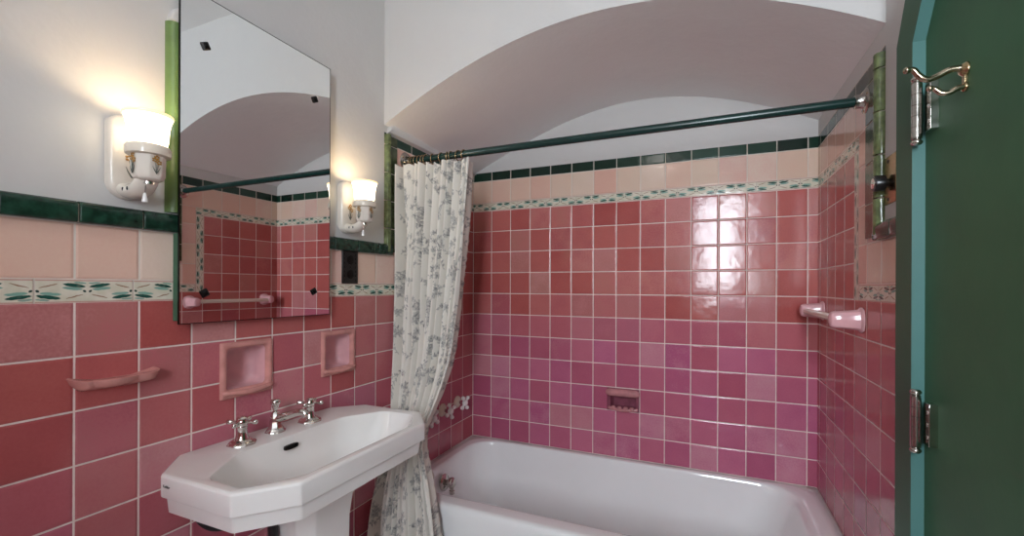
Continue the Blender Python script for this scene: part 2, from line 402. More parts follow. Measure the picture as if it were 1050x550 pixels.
def upright(name, side, ztop, yf=1.442, k=1., zb=Z_CAP-.03):
    mb = MB(); x0 = 0 if side == 'l' else W; sg = 1 if side == 'l' else -1
    mb.box((min(x0, x0+sg*.004), YF+.006, zb), (max(x0, x0+sg*.004), yf+.002, ztop-.001), 2)
    mb.box((min(x0, x0+sg*.010), YF+.008, zb), (max(x0, x0+sg*.010), 1.392, ztop-.004), 2)
    z = 1.448 - P
    while z < ztop - .005:
        a, b = max(z+.0016, zb), min(z+P-.0016, ztop)
        if b-a > .006:
            pr = [(0, YF), (.010, YF+.0005), (.0165, YF+.003), (.0195, YF+.008), (.0200, YF+.014), (.0175, YF+.021), (.012, YF+.0255), (0, YF+.0265)]
            pr = [(p, YF+(y-YF)*k) for p, y in pr]
            mb.loft([[(x0+sg*p, y, zz) for p, y in pr] for zz in (a, b)], mi=0)
            mb.box((min(x0, x0+sg*.006), YF+.0265*k+.002, a), (max(x0, x0+sg*.006), yf, b), 1)
        z += P
    return struct(mb.build(name, [M['midgreen'], M['flatgreen'], M['grout']], angle=50, bevel=.0012, bseg=2))
upright('trim_3', 'l', 1.812); upright('trim_4', 'r', 1.812, 1.500, 1.42)
# plaster shoulder above the alcove's left tiles and above the cabinet's green trim
mb = MB(); pr = []
for k in range(9):
    a = PI/2*k/8; pr.append((.617+.045-.045*math.cos(a), 1.831+.048*math.sin(a)))
pr += [(1.06, 1.879), (1.06, 1.831)]
mb.loft([[(0, y, z) for y, z in pr], [(.022, y, z) for y, z in pr]])
struct(mb.build('trim_5', M['plaster'], angle=35, bevel=.004))
mb = MB()
pr = [(0, 1.815), (.016, 1.822), (.017, 1.850), (.006, 1.882), (0, 1.90)]
mb.loft([[(x, YF+.012+(.028 if z > 1.84 else 0), z) for x, z in pr], [(x, YB-.001, z) for x, z in pr]])
struct(mb.build('trim_6', M['plaster'], angle=60))

# door, casing, hinges
def prism_x(mb, poly, x0, x1, mi=0): mb.loft([[(x0, y, z) for y, z in poly], [(x1, y, z) for y, z in poly]], mi=mi)
mb = MB(); prism_x(mb, dpoly(.018), W+.0015, W+.040)
door = struct(mb.build('door_1', M['doorgreen'], angle=30, bevel=.002))
mb = MB()
o, i = [(1.238, 0), (1.238, 1.756), (1.062, 2.045+.03), (.423, 2.075), (.247, 1.756), (.247, 0)], dpoly(0)
for k in range(5):
    a, b, c, d = o[k], o[k+1], i[k+1], i[k]
    q = [a, b, c, d]
    xo, xi = W-.020, W+.003
    mb.add([(xo, *p) for p in q] + [(xi, *p) for p in q], [(0,1,2,3)], 0)                       # face
    n = len(mb.v) - 8
    mb.f += [(n+0, n+1, n+5, n+4)]; mb.m += [0]                                                   # outer return
    mb.f += [(n+3, n+2, n+6, n+7)]; mb.m += [1]                                                   # inner return
struct(mb.build('trim_7', [M['casinggreen'], M['daylitedge']], smooth=False))
def hinge(z0, z1):
    cx, cy = W-.022, 1.128
    h = MB(); H = z1-z0; n = 5
    for k in range(n):
        a = z0+H*k/n; b = z0+H*(k+1)/n-.0006
        h.lathe([(.0080, a), (.0087, a+.0005), (.0087, b-.0005), (.0080, b)], (cx, cy, 0), n=24)
    h.lathe([(.0078, z0-.001), (.0078, z1+.001)], (cx, cy, 0), n=16)
    hin = h.build('hinge', M['old_chrome'], door, angle=25)
    for z, s in ((z0, -1), (z1, 1)):
        t = MB(); t.lathe([(.006, 0), (.0092, .002), (.0062, .004), (.0092, .007), (.0098, .010), (.007, .014), (.001, .015)], (cx, cy, z), (0, 0, s), 18)
        t.build('hinge_finial', M['old_chrome'], hin, angle=60)
    l = MB(); l.box((W-.012, 1.097, z0+.008), (W+.0015, 1.1205, z1-.008))
    for k in range(3):
        l.lathe([(.0045, 0), (.004, .0012), (.0005, .0016)], (W-.012, 1.105, z0+.025+k*(H-.05)/2), (-1, 0, 0), 12)
    l.build('hinge_leaf', M['chrome'], hin, angle=40, bevel=.0008)
    return hin
hinge(1.522, 1.630); hinge(.907, 1.005)

# robe hook on the door
hk = thing('robe_hook', (W, 1.005, 1.585), 'brass double robe hook screwed high on the green door', 'hook')
mb = MB(); mb.lathe([(.0130, 0), (.0130, .003), (.010, .007), (.007, .010)], (W+.002, 1.002, 1.598), (-1, 0, 0), 24)
mb.lathe([(.0085, 0), (.0085, .004), (.006, .006)], (W+.002, 1.002, 1.568), (-1, 0, 0), 20)
mb.box((W-.003, .997, 1.567), (W+.002, 1.007, 1.600))
mb.build('base_plate', M['bronze'], hk, angle=50, bevel=.001)
mb = MB(); mb.tube([(W-.004, 1.0, 1.600), (W-.020, 1.002, 1.601), (W-.036, 1.004, 1.594), (W-.050, 1.004, 1.590), (W-.062, 1.003, 1.599), (W-.070, 1.002, 1.610), (W-.078, 1.002, 1.611)], lambda t: .0058-.0012*t, 14)
mb.ball((W-.079, 1.002, 1.611), .0062); mb.build('upper_prong', M['hookmetal'], hk, angle=180)
mb = MB(); mb.tube([(W-.003, 1.0, 1.568), (W-.012, 1.0, 1.566), (W-.022, 1.001, 1.561), (W-.032, 1.002, 1.563), (W-.040, 1.002, 1.571), (W-.046, 1.002, 1.573)], lambda t: .0050-.001*t, 14)
mb.ball((W-.047, 1.002, 1.573), .0052); mb.build('lower_prong', M['hookmetal'], hk, angle=180)

# switch with a round knob on the right wall
sw = thing('wall_switch', (W, 1.325, 1.485), 'brass switch plate with round black knob between tiles and green casing', 'switch')
mb = MB(); mb.box((W-.004, 1.290, 1.425), (W+.001, 1.362, 1.541)); mb.build('plate', M['bronze'], sw, bevel=.002)
mb = MB(); mb.lathe([(.010, .003), (.010, .010), (.019, .011), (.0195, .030), (.018, .033)], (W, 1.338, 1.477), (-1, 0, 0), 28); mb.build('knob', M['black'], sw, angle=40)
mb = MB(); mb.lathe([(.013, .0325), (.013, .0345), (.004, .036)], (W, 1.338, 1.477), (-1, 0, 0), 24); mb.build('knob_face', M['chrome'], sw)
for z in (1.437, 1.529):
    mb = MB(); mb.lathe([(.0045, .003), (.0045, .005), (.001, .006)], (W, 1.338, z), (-1, 0, 0), 12); mb.build('plate_screw', M['black'], sw)

# window behind the viewpoint
mb = MB(); x0, x1, z0, z1 = WIN; d0, d1 = YR-.06, YR+.012
for a, b in (((x0-.03, z0-.03), (x0+.025, z1+.03)), ((x1-.025, z0-.03), (x1+.03, z1+.03)), ((x0, z0-.03), (x1, z0+.03)), ((x0, z1-.03), (x1, z1+.03)), ((1.225, z0), (1.25, z1))):
    mb.box((a[0], d0, a[1]), (b[0], d1, b[1]))
wf = struct(mb.build('window_1', M['plaster'], smooth=False))
mb = MB(); mb.box((x0, YR-.035, z0), (x1, YR-.031, z1)); mb.build('window_pane', M['pane'], wf, smooth=False)

# ------------------------------------------------------------------ bathtub
def rrect(x0, x1, y0, y1, r, z, n=12, m=14):
    """rounded rectangle ring, same point count for all"""
    pts = []
    cs = [(x1-r, y0+r, -PI/2), (x1-r, y1-r, 0), (x0+r, y1-r, PI/2), (x0+r, y0+r, PI)]
    for i, (cx, cy, a0) in enumerate(cs):
        for k in range(n+1):
            a = a0+PI/2*k/n; pts.append(Vector((cx+r*math.cos(a), cy+r*math.sin(a), z)))
        nx = cs[(i+1) % 4]; e = Vector((nx[0]+r*math.cos(nx[2]), nx[1]+r*math.sin(nx[2]), z)); s = pts[-1].copy()
        for k in range(1, m): pts.append(s.lerp(e, k/m))
    return pts
tb = thing('bathtub', (W/2, (YF+YB)/2, 0), 'white enamelled built-in bathtub filling the pink tiled alcove', 'bathtub')
mb = MB(); rings = []
e = .0012
for z, i in ((0, .004), (.06, .004), (.065, 0), (.30, 0), (.385, .0), (.408, .002), (.421, .007), (.4275, .016), (.4285, .028)):
    rings.append(rrect(e, W-e, YF+i, YB-e, .012, z))
tx0, tx1, ty0, ty1 = .062, 1.475, 1.448, 2.050
bx0, bx1, by0, by1, zb = .150, 1.12, 1.530, 1.970, .085
rings.append(rrect(tx0-.030, tx1+.045, ty0-.025, ty1+.018, .10, .4285))
prof = [(-.10, -.006), (-.03, .004), (0, .016), (.03, .04), (.06, .085), (.10, .17), (.16, .33), (.24, .52), (.35, .72), (.5, .87), (.7, .96), (.88, .992), (1, 1)]
for f, d in prof:
    L = lambda a, b: a+(b-a)*f
    z = .4285-max(d, 0)*(.4285-zb)
    rings.append(rrect(L(tx0, bx0), L(tx1, bx1), L(ty0, by0), L(ty1, by1), .125, z))
rings.append(rrect(.40, .90, 1.70, 1.80, .04, zb-.002))
mb.loft(rings, True, True); mb.build('tub_body', M['enamel'], tb, angle=180)
mb = MB(); px_, py_, pz_ = .104, 1.676, .357
ax = Vector((1, 0, .12))
mb.lathe([(.036, 0), (.037, .003), (.033, .008), (.022, .010), (.018, .013)], (px_-.022, py_, pz_-.002), ax, 32)
mb.build('overflow_plate', M['old_chrome'], tb, angle=45)
mb = MB(); mb.lathe([(.012, .008), (.012, .026), (.020, .028), (.023, .034), (.023, .046), (.018, .052), (.006, .054)], (px_-.022, py_, pz_-.002), ax, 28)
mb.lathe([(.009, 0), (.009, .022), (.012, .024), (.012, .038), (.009, .041)], (px_+.020, py_, pz_-.006), (0, 0, -1), 20)
mb.build('overflow_lever', M['old_chrome'], tb, angle=45)

# three cross-handle valves on the left alcove wall
def cross_valve(y, z, rot):
    v = thing('tub_valve', (0, y, z), 'x', 'valve', 'white cross-handled tub valves')
    mb = MB(); mb.lathe([(.030, 0), (.031, .004), (.027, .010), (.018, .015), (.013, .018)], (0, y, z), (1, 0, 0), 28); mb.build('escutcheon', M['cream'], v, angle=60)
    mb = MB(); mb.lathe([(.0085, .012), (.0085, .046)], (0, y, z), (1, 0, 0), 16); mb.build('stem', M['chrome'], v)
    mb = MB(); mb.lathe([(.012, .038), (.015, .041), (.015, .054), (.011, .059), (.004, .061)], (0, y, z), (1, 0, 0), 24)
    for k in range(4):
        a = rot+PI/2*k; d = Vector((0, math.cos(a), math.sin(a)))
        c = Vector((.048, y, z))
        q = Vector((0,0,1)).rotation_difference(d)
        mb.lathe([(.0080, .010), (.0062, .018), (.0068, .024), (.0098, .029), (.0105, .035), (.008, .040), (.002, .042)], c, d, 16)
    mb.build('cross_handle', M['porcelain'], v, angle=60)
    return v
vs = [cross_valve(1.648, .640, .9), cross_valve(1.786, .638, .35), cross_valve(1.921, .645, .62)]
for v, l in zip(vs, ('white cross valve half hidden behind the hanging curtain', 'white cross valve in the middle, next to the curtain edge', 'white cross valve nearest the tub alcove corner')): v['label'] = l

# ------------------------------------------------------------------ ceramic fittings
def niche(n, label):
    y0, y1, z0, z1 = n
    o = thing('wall_niche', (0, (y0+y1)/2, z0), label, 'niche', 'pink recessed niches above the sink')
    h = nh(n); mb = MB()
    def rr(y0, y1, z0, z1, r, x, k=6):
        pts = []
        for cy, cz, a0 in ((y1-r, z0+r, -PI/2), (y1-r, z1-r, 0), (y0+r, z1-r, PI/2), (y0+r, z0+r, PI)):
            for j in range(k+1):
                a = a0+PI/2*j/k; pts.append((x, cy+r*math.cos(a), cz+r*math.sin(a)))
        return pts
    rg = [rr(y0, y1, z0, z1, .004, .0008), rr(y0+.001, y1-.001, z0+.001, z1-.001, .005, .006), rr(y0+.004, y1-.004, z0+.004, z1-.004, .006, .0085),
          rr(h[0]-.004, h[1]+.004, h[2]-.004, h[3]+.004, .010, .0085), rr(h[0], h[1], h[2], h[3], .010, .005), rr(h[0]+.001, h[1]-.001, h[2]+.001, h[3]-.001, .012, -.004),
          rr(h[0]+.003, h[1]-.003, h[2]+.003, h[3]-.003, .016, -.040), rr(h[0]+.008, h[1]-.008, h[2]+.008, h[3]-.008, .018, -.052), rr(h[0]+.02, h[1]-.02, h[2]+.02, h[3]-.02, .018, -.056)]
    mb.loft(rg[:6], False, False); mb.build('frame', M['pinkceramic'], o, angle=60)
    mb = MB(); mb.loft(rg[5:], False, True); mb.build('recess', M['lilacceramic'], o, angle=60)
    mb = MB(); pts = [(.010, h[0]-.012, h[2]-.005)]
    N = 14
    ring = []
    for k in range(N+1):
        t = k/N; y = h[0]-.012+(h[1]-h[0]+.024)*t; b = math.sin(PI*t)
        c = Vector((.009+.008*b, y, h[2]-.004-.005*b)); r = .0065+.0015*b
        ring.append([c+Vector((r*math.cos(2*PI*j/12), 0, .9*r*math.sin(2*PI*j/12))) for j in range(12)])
    mb.loft(ring); mb.build('lip', M['pinkceramic'], o, angle=180)
    return o
niche(NICHE[0], 'pink ceramic recessed niche directly under the mirror, above the near sink tap')
niche(NICHE[1], 'pink ceramic recessed niche right of the mirror corner, nearer the shower curtain')

# scalloped shelf dish on the left wall
yc, zc = .522, 1.037
mb = MB(); N = 60; outer, rim, under, inn, bot = [], [], [], [], []
for k in range(N+1):
    t = k/N; a = PI*t; c, s_ = math.cos(a), math.sin(a)
    sc = 1+.10*abs(math.sin(a*3.5))**.8-.05
    dz = -.007*abs(math.sin(a*3.5))**.8+.002
    c = math.copysign(abs(c)**.8, c); s_ = max(s_, 0)**.6; y = yc-.076*c*(.96+.04*sc); x = .052*s_*sc
    outer.append((max(x, 0), y, zc-.0045*s_)); rim.append((max(x-.004*s_, 0), yc-.073*c, zc+.0022-.0055*s_))
    inn.append((max(x*.82, 0), yc-.066*c, zc-.0005-.006*s_)); bot.append((x*.3, yc-.03*c, zc-.0085))
    under.append((max(x*.92, 0), yc-.071*c, zc-.014+dz))
under2 = [(.020*max(math.sin(PI*k/N), 0)**.6, yc-.058*math.cos(PI*k/N), zc-.027) for k in range(N+1)]
mb.loft([under2, under, outer, rim, inn, bot], True, True, False)
tag(mb.build('wall_mounted_soap_dish', M['pinkceramic'], loc=(0, yc, zc-.026), angle=70), 'pink scalloped ceramic soap dish ledge on the near left wall', 'soap dish')

# soap holder with grip on the back wall
sh = thing('soap_holder', (.794, YB, .645), 'mauve ceramic soap holder with grab bar set in the back wall above tub', 'soap holder')
mb = MB(); x0, x1, z0, z1 = SOAPH
fx0, fx1, fz0, fz1 = .719, .867, .646, .751
def rz(xa, xb, za, zb_, y): return [(xa, y, za), (xb, y, za), (xb, y, zb_), (xa, y, zb_)]
mb.loft([rz(fx0, fx1, fz0, fz1, YB-.0008), rz(fx0+.001, fx1-.001, fz0+.001, fz1-.001, YB-.006), rz(fx0+.004, fx1-.004, fz0+.004, fz1-.004, YB-.009), rz(x0, x1, z0, z1, YB-.008), rz(x0+.002, x1-.002, z0+.002, z1-.002, YB+.03), rz(x0+.008, x1-.008, z0+.006, z1-.008, YB+.042)], False, True)
mb.build('recess', M['mauveceramic'], sh, angle=40, bevel=.002)
mb = MB(); rg = []
for k in range(11):
    t = k/10; x = fx0-.002+(fx1-fx0+.004)*t; en = min(1, 8*min(t, 1-t)+.55)
    rg.append([(x, YB-.014-.017*math.cos(2*PI*j/16)*en, .733+.017*math.sin(2*PI*j/16)*en) for j in range(16)])
mb.loft(rg); mb.build('grab_bar', M['rosebar'], sh, angle=60)
mb = MB(); mb.tube([(x0-.008, YB-.012, .660), (.794, YB-.020, .655), (x1+.008, YB-.012, .660)], .0075, 12)
for k in range(4):
    x = x0+.016+k*(x1-x0-.032)/3; mb.ball((x, YB-.019, .664), (.011, .010, .010), n=12)
mb.build('dish_lip', M['rosebar'], sh, angle=180)

# towel bar on the right alcove wall
tw = thing('towel_rail', (W, 1.77, 1.13), 'pale pink ceramic towel bar on the right alcove wall', 'towel bar')
def post(y, z, ln, tip):
    mb = MB()
    sq = [(1, .30), (.80, .80), (.30, 1), (-.30, 1), (-.80, .80), (-1, .30), (-1, -.30), (-.80, -.80), (-.30, -1), (.30, -1), (.80, -.80), (1, -.30)]
    pr = [(.0355, .0005), (.0365, .003), (.034, .006), (.0305, .008), (.0285, .016), (.0255, ln*.62), (.0245, ln*.9), (.021, ln), (.010, ln+.004)]
    rings = []
    for r, h in pr:
        rings.append([(W-h, y+r*(.80 if h > .007 else .9)*a, z+r*b) for a, b in sq])
    mb.loft(rings)
    mb.build('post', M['lilacceramic'], tw, angle=32, bevel=.0015, bseg=2)
post(1.5405, 1.131, .076, 0); post(1.994, 1.137, .072, 0)
mb = MB()
rg = []
for y in (1.552, 1.985):
    rg.append([(W-.058+.0115*math.cos(2*PI*j/8+PI/8), y, 1.134+.0115*math.sin(2*PI*j/8+PI/8)) for j in range(8)])
mb.loft(rg); mb.build('bar', M['cream'], tw, angle=30, bevel=.002)

# black cover plate on the left wall
ot = thing('outlet_cover', (0, 1.190, 1.288), 'black ornate outlet cover plate on pale tile right of the mirror', 'outlet')
mb = MB(); mb.box((0.0005, 1.153, 1.231), (.006, 1.227, 1.345)); mb.build('plate', M['black'], ot, bevel=.0025)
for z in (1.263, 1.313):
    mb = MB(); mb.lathe([(.0165, .005), (.0165, .0075), (.014, .0085)], (0, 1.190, z), (1, 0, 0), 24)
    for dy in (-.006, .006): mb.box((.008, 1.190+dy-.0012, z-.004), (.0092, 1.190+dy+.0012, z+.005))
    mb.build('receptacle', M['darkmetal'], ot, angle=40)
mb = MB(); mb.lathe([(.0035, .005), (.003, .0072), (.0005, .0075)], (0, 1.190, 1.288), (1, 0, 0), 12)
for k in range(7):
    for s_ in (-1, 1): mb.ball((.006, 1.190+s_*.026, 1.243+k*.015), (.0016, .0035, .0055), n=8)
mb.build('raised_ornament', M['darkmetal'], ot, angle=180)

# ------------------------------------------------------------------ mirror cabinet
mc = thing('mirror_cabinet', (0, .852, 1.13), 'frameless wall mirror on a shallow green cabinet above the sink', 'mirror')
my0, my1, mz0, mz1 = .631, 1.0720, 1.1325, 1.920
mb = MB(); mb.box((.0008, my0+.002, mz0+.006), (.0255, my1-.004, 1.343)); mb.box((.0225, my0+.004, 1.343), (.0255, my1-.004, mz1-.01))
mb.build('cabinet_body', M['casinggreen'], mc, bevel=.002)
mb = MB(); pr = []
for k in range(9):
    a = PI/2*k/8; pr.append((.0215*math.sin(a), .615+.018-.018*math.cos(a)))
pr += [(.0215, .672), (.0008, .672)]
pr[0] = (.0008, .615)
mb.loft([[(x, y, 1.390) for x, y in pr], [(x, y, 1.830) for x, y in pr]])
mb.build('side_trim', M['limegreen'], mc, angle=50)
mb = MB(); mb.box((.0258, my0, mz0), (.0305, my1, mz1)); mb.build('mirror_glass', M['mirror'], mc, smooth=False)
mb = MB(); t = .0016
for a, b in (((.0254, my0-t, mz0-t), (.0309, my0, mz1+t)), ((.0254, my1, mz0-t), (.0309, my1+t, mz1+t)), ((.0254, my0, mz1), (.0309, my1, mz1+t)), ((.0254, my0, mz0-t), (.0309, my1, mz0))): mb.box(a, b)
mb.build('mirror_edge', M['darkmetal'], mc, smooth=False)
for y, z in ((.686, 1.801), (1.011, 1.799), (.686, 1.203), (1.0105, 1.205)):
    mb = MB(); n = 8
    rings = []
    for r, h in ((.0105, .0306), (.0115, .0318), (.0085, .0340), (.0095, .0355), (.006, .038), (.002, .039)):
        rings.append([(h, y+r*(1.12 if j % 2 else .8)*math.cos(2*PI*j/n+.5), z+r*(1.12 if j % 2 else .8)*math.sin(2*PI*j/n+.5)) for j in range(n)])
    mb.loft(rings); mb.build('rosette_clip', M['darkmetal'], mc, angle=30)

# ------------------------------------------------------------------ wall sconces
def sconce(y):
    s = thing('wall_sconce', (0, y, 1.40), 'x', 'wall light', 'wall sconces beside the mirror')
    hw, z0, z1 = .036, 1.404, 1.582
    def plate(sx, x):
        pts = []
        for k in range(13): a = PI*k/12; pts.append((x, y+hw*sx*math.cos(a), z1-hw*.62+hw*.62*sx*math.sin(a)))
        for k in range(13): a = PI+PI*k/12; pts.append((x, y+hw*sx*math.cos(a), z0+hw+hw*sx*math.sin(a)))
        return pts
    mb = MB(); mb.loft([plate(1, .0006), plate(1, .012), plate(.95, .018), plate(.80, .021)])
    bp = mb.build('backplate', M['sconceporcelain'], s, angle=60)
    def flower(parent, x, yy, zz, axis, sc):
        g = MB(); d = MB()
        def pt(a, b): return (x, yy+a*sc, zz+b*sc) if axis == 'x' else (x+a*sc, yy, zz+b*sc)
        for cx, cz in ((-.004, .014), (.006, .008), (.001, .020)):
            for k in range(5):
                a = 2*PI*k/5+cx*300
                g.ball(pt(cx+.0042*math.cos(a), cz+.0042*math.sin(a)), tuple(.0026*sc if not (i == (0 if axis == 'x' else 1)) else .0008 for i in range(3)), n=8)
            d.tube([pt(cx, cz-.004), pt(cx*.5, cz*.3-.006), pt(0, -.022)], .0006*sc, 5, sub=3)
        for sx in (-1, 1):
            d.tube([pt(0, -.020), pt(.006*sx, -.010), pt(.009*sx, -.002)], lambda t: .0012*sc*(1.15-t), 5, sub=3)
        g.build('painted_flower', M['decalgold'], parent, angle=180); d.build('painted_stem', M['decaldark'], parent, angle=180)
    flower(bp, .0215, y+.002, z0+.070, 'x', 1.15)
    xs_ = .085
    # lower arm: a hollow foot sweeping from the plate's foot up to the socket
    mb = MB(); rg = []
    for t, (x, z, ry, rzz) in enumerate(((.004, 1.430, .026, .020), (.022, 1.421, .025, .018), (.044, 1.418, .023, .015), (.064, 1.424, .022, .014), (.080, 1.436, .021, .012), (.090, 1.446, .018, .010))):
        rg.append([(x+rzz*.35*math.sin(2*PI*j/20)*(-.6 if t < 3 else -1), y+ry*math.cos(2*PI*j/20), z+rzz*math.sin(2*PI*j/20)) for j in range(20)])
    mb.loft(rg); arm = mb.build('arm', M['sconceporcelain'], s, angle=60)
    mb = MB()
    for dx in (.040, .056): mb.ball((dx, y-.0225, 1.420), (.0022, .0018, .0045), n=10)
    mb.build('vent_hole', M['black'], arm)
    # octagonal socket cup with collar
    mb = MB(); n = 8
    ring = lambda r, z: [(xs_+r*math.cos(2*PI*j/n+PI/8), y+r*math.sin(2*PI*j/n+PI/8), z) for j in range(n)]
    mb.loft([ring(.018, 1.436), ring(.025, 1.440), ring(.029, 1.448), ring(.0300, 1.486), ring(.031, 1.489)])
    cup = mb.build('socket_cup', M['sconceporcelain'], s, angle=30, bevel=.002)
    flower(cup, xs_+.0290, y, 1.466, 'x', .8); flower(cup, xs_+.002, y-.0290, 1.466, 'y', .9)
    mb = MB(); mb.lathe([(.031, 1.487), (.0375, 1.489), (.0385, 1.494), (.0385, 1.504), (.036, 1.508), (.030, 1.508)], (xs_, y, 0), n=32); mb.build('collar', M['cream'], s, angle=45)
    # bell shade, open at the top
    po = [(.028, 1.506), (.0315, 1.511), (.0335, 1.520), (.0345, 1.534), (.0358, 1.548), (.0385, 1.561), (.0410, 1.568)]
    pi_ = [(r-.0028, z) for r, z in po[::-1]]
    mb = MB(); mb.lathe(po + [(.0397, 1.5695)] + pi_, (xs_, y, 0), n=40, cap0=False, cap1=False)
    sd = mb.build('lamp_shade', M['shade'], s, angle=180)
    mb = MB(); mb.lathe([(.0385, 1.566), (.0415, 1.5685), (.0430, 1.572), (.0420, 1.574), (.0400, 1.572), (.0375, 1.568)], (xs_, y, 0), n=40, cap0=False, cap1=False)
    mb.build('shade_rim', M['shaderim'], sd, angle=180)
    mb = MB(); mb.ball((xs_, y, 1.524), (.014, .014, .016)); mb.lathe([(.012, 1.506), (.012, 1.525)], (xs_, y, 0), n=16); mb.build('bulb', M['bulb'], s, angle=60)
    mb = MB(); xc, yc_ = xs_-.004, y-.012
    mb.lathe([(.0105, 1.430), (.0105, 1.437)], (xs_, y, 0), n=16); mb.tube([(xs_, y-.004, 1.434), (xs_, y-.006, 1.410)], .0011, 6)
    mb.build('pull_chain', M['chrome'], s, angle=60)
    mb = MB(); mb.lathe([(.0008, 1.412), (.0028, 1.410), (.0052, 1.395), (.0050, 1.392), (.001, 1.391)], (xs_, y-.006, 0), n=14); mb.build('chain_pull', M['porcelain'], s, angle=60)
    return s
s1 = sconce(.540); s1['label'] = 'lit porcelain wall sconce with painted flowers left of the mirror'
s2 = copy_tree(s1); s2.location.y = 1.170; s2['label'] = 'lit porcelain wall sconce between mirror and shower curtain'
for y in (.540, 1.170):
    l = bpy.data.lights.new('sconce_glow', 'POINT'); l.energy = .5; l.color = (1, .76, .48); l.shadow_soft_size = .010
    lo = bpy.data.objects.new('sconce_glow', l); lo.location = (.085, y, 1.553); COL.objects.link(lo)

# ------------------------------------------------------------------ pedestal sink
SZ = HC-.400
sk = thing('pedestal_sink', (.19, .875, 0), 'white octagonal pedestal sink with cross-handle taps on the left wall', 'sink')
def octa(x0, x1, y0, y1, bc, fc, z, m=5, rd=.006):
    """chamfered rectangle; bc / fc = (dx, dy) chamfer at the back (wall) and front corners; corners rounded by rd"""
    c = [(x0, y0+bc[1]), (x0+bc[0], y0), (x1-fc[0], y0), (x1, y0+fc[1]), (x1, y1-fc[1]), (x1-fc[0], y1), (x0+bc[0], y1), (x0, y1-bc[1])]
    c = [Vector(p) for p in c]; pts = []
    for i in range(8):
        p, a, b = c[i], c[i-1], c[(i+1) % 8]
        u = p+(a-p).normalized()*min(rd, (a-p).length*.45); w = p+(b-p).normalized()*min(rd, (b-p).length*.45)
        for k in range(m):
            t = k/(m-1); q = u*(1-t)**2+p*(2*t*(1-t))+w*t*t; pts.append((q.x, q.y, z))
    return pts
def oc(i, z, back=0.): return octa(.0010+max(i, 0)*.3+back, .387-i, .566+i, 1.184-i, (.080, .078), (.080, .092), z)
bx = (.118, .362, .592, 1.150)
def bowl(f, z): 
    return octa(bx[0]+.085*f, bx[1]-.075*f, bx[2]+.16*f, bx[3]-.16*f, (.075*(1-.55*f), .115*(1-.4*f)), (.060*(1-.3*f), .095*(1-.3*f)), z, rd=.022+.03*min(1, f*3))
rings = [octa(.08, .26, .78, .97, (.03, .03), (.03, .03), SZ-.145), octa(.06, .28, .72, 1.03, (.06, .06), (.06, .07), SZ-.125), oc(.070, SZ-.094, .02), oc(.020, SZ-.090), oc(.013, SZ-.086), oc(.010, SZ-.055), oc(.0125, SZ-.0535), oc(.0125, SZ-.0505), oc(.001, SZ-.049), oc(0, SZ-.046), oc(0, SZ-.006), oc(.002, SZ-.002), oc(.006, SZ), oc(.012, SZ+.0002)]
rings += [octa(bx[0]-.006, bx[1]+.006, bx[2]-.007, bx[3]+.007, (.076, .117), (.062, .097), SZ), bowl(0, SZ-.0015), bowl(.02, SZ-.006), bowl(.08, SZ-.022), bowl(.24, SZ-.060), bowl(.45, SZ-.100), bowl(.66, SZ-.126), bowl(.9, SZ-.138), octa(.20, .25, .84, .91, (.01, .01), (.01, .01), SZ-.142)]
mb = MB(); mb.loft(rings); basin = mb.build('basin', M['porcelain'], sk, angle=60)
b = basin.modifiers.new('edge', 'BEVEL'); b.width = .006; b.segments = 3; b.limit_method = 'ANGLE'; b.angle_limit = math.radians(22)
mb = MB(); n = 20; rg = []
for dx, s_ in ((-.004, 1.), (.0018, 1.), (.0018, .8), (-.003, .72)):
    rg.append([(.1365+dx+.0008, .8435+s_*(.016*max(-1, min(1, 1.9*math.cos(2*PI*j/n)))+.005*math.cos(2*PI*j/n)), SZ-.024+s_*.0065*math.sin(2*PI*j/n)) for j in range(n)])
mb.loft(rg); mb.build('overflow_slot', M['darkmetal'], basin, angle=40)
mb = MB(); mb.lathe([(.022, SZ-.1415), (.022, SZ-.139), (.016, SZ-.138), (.004, SZ-.1385)], (.225, .875, 0), n=24); mb.build('drain', M['chrome'], basin, angle=40)
# maker's mark on the near end
cu = bpy.data.curves.new('maker_mark', 'FONT'); cu.body = 'Kohler'; cu.size = .0085; cu.extrude = .0002
tmp = bpy.data.objects.new('maker_mark_text', cu); COL.objects.link(tmp)
bpy.context.view_layer.update()
me = bpy.data.meshes.new_from_object(tmp.evaluated_get(bpy.context.evaluated_depsgraph_get())); bpy.data.objects.remove(tmp)
mk = bpy.data.objects.new('maker_mark', me); COL.objects.link(mk); me.materials.clear(); me.materials.append(M['ink']); mk.parent = basin
mk.matrix_local = Matrix.Translation(Vector((.092, .5655, SZ-.026)) - Vector(ORG['pedestal_sink'])) @ Matrix.Rotation(PI/2, 4, 'X')
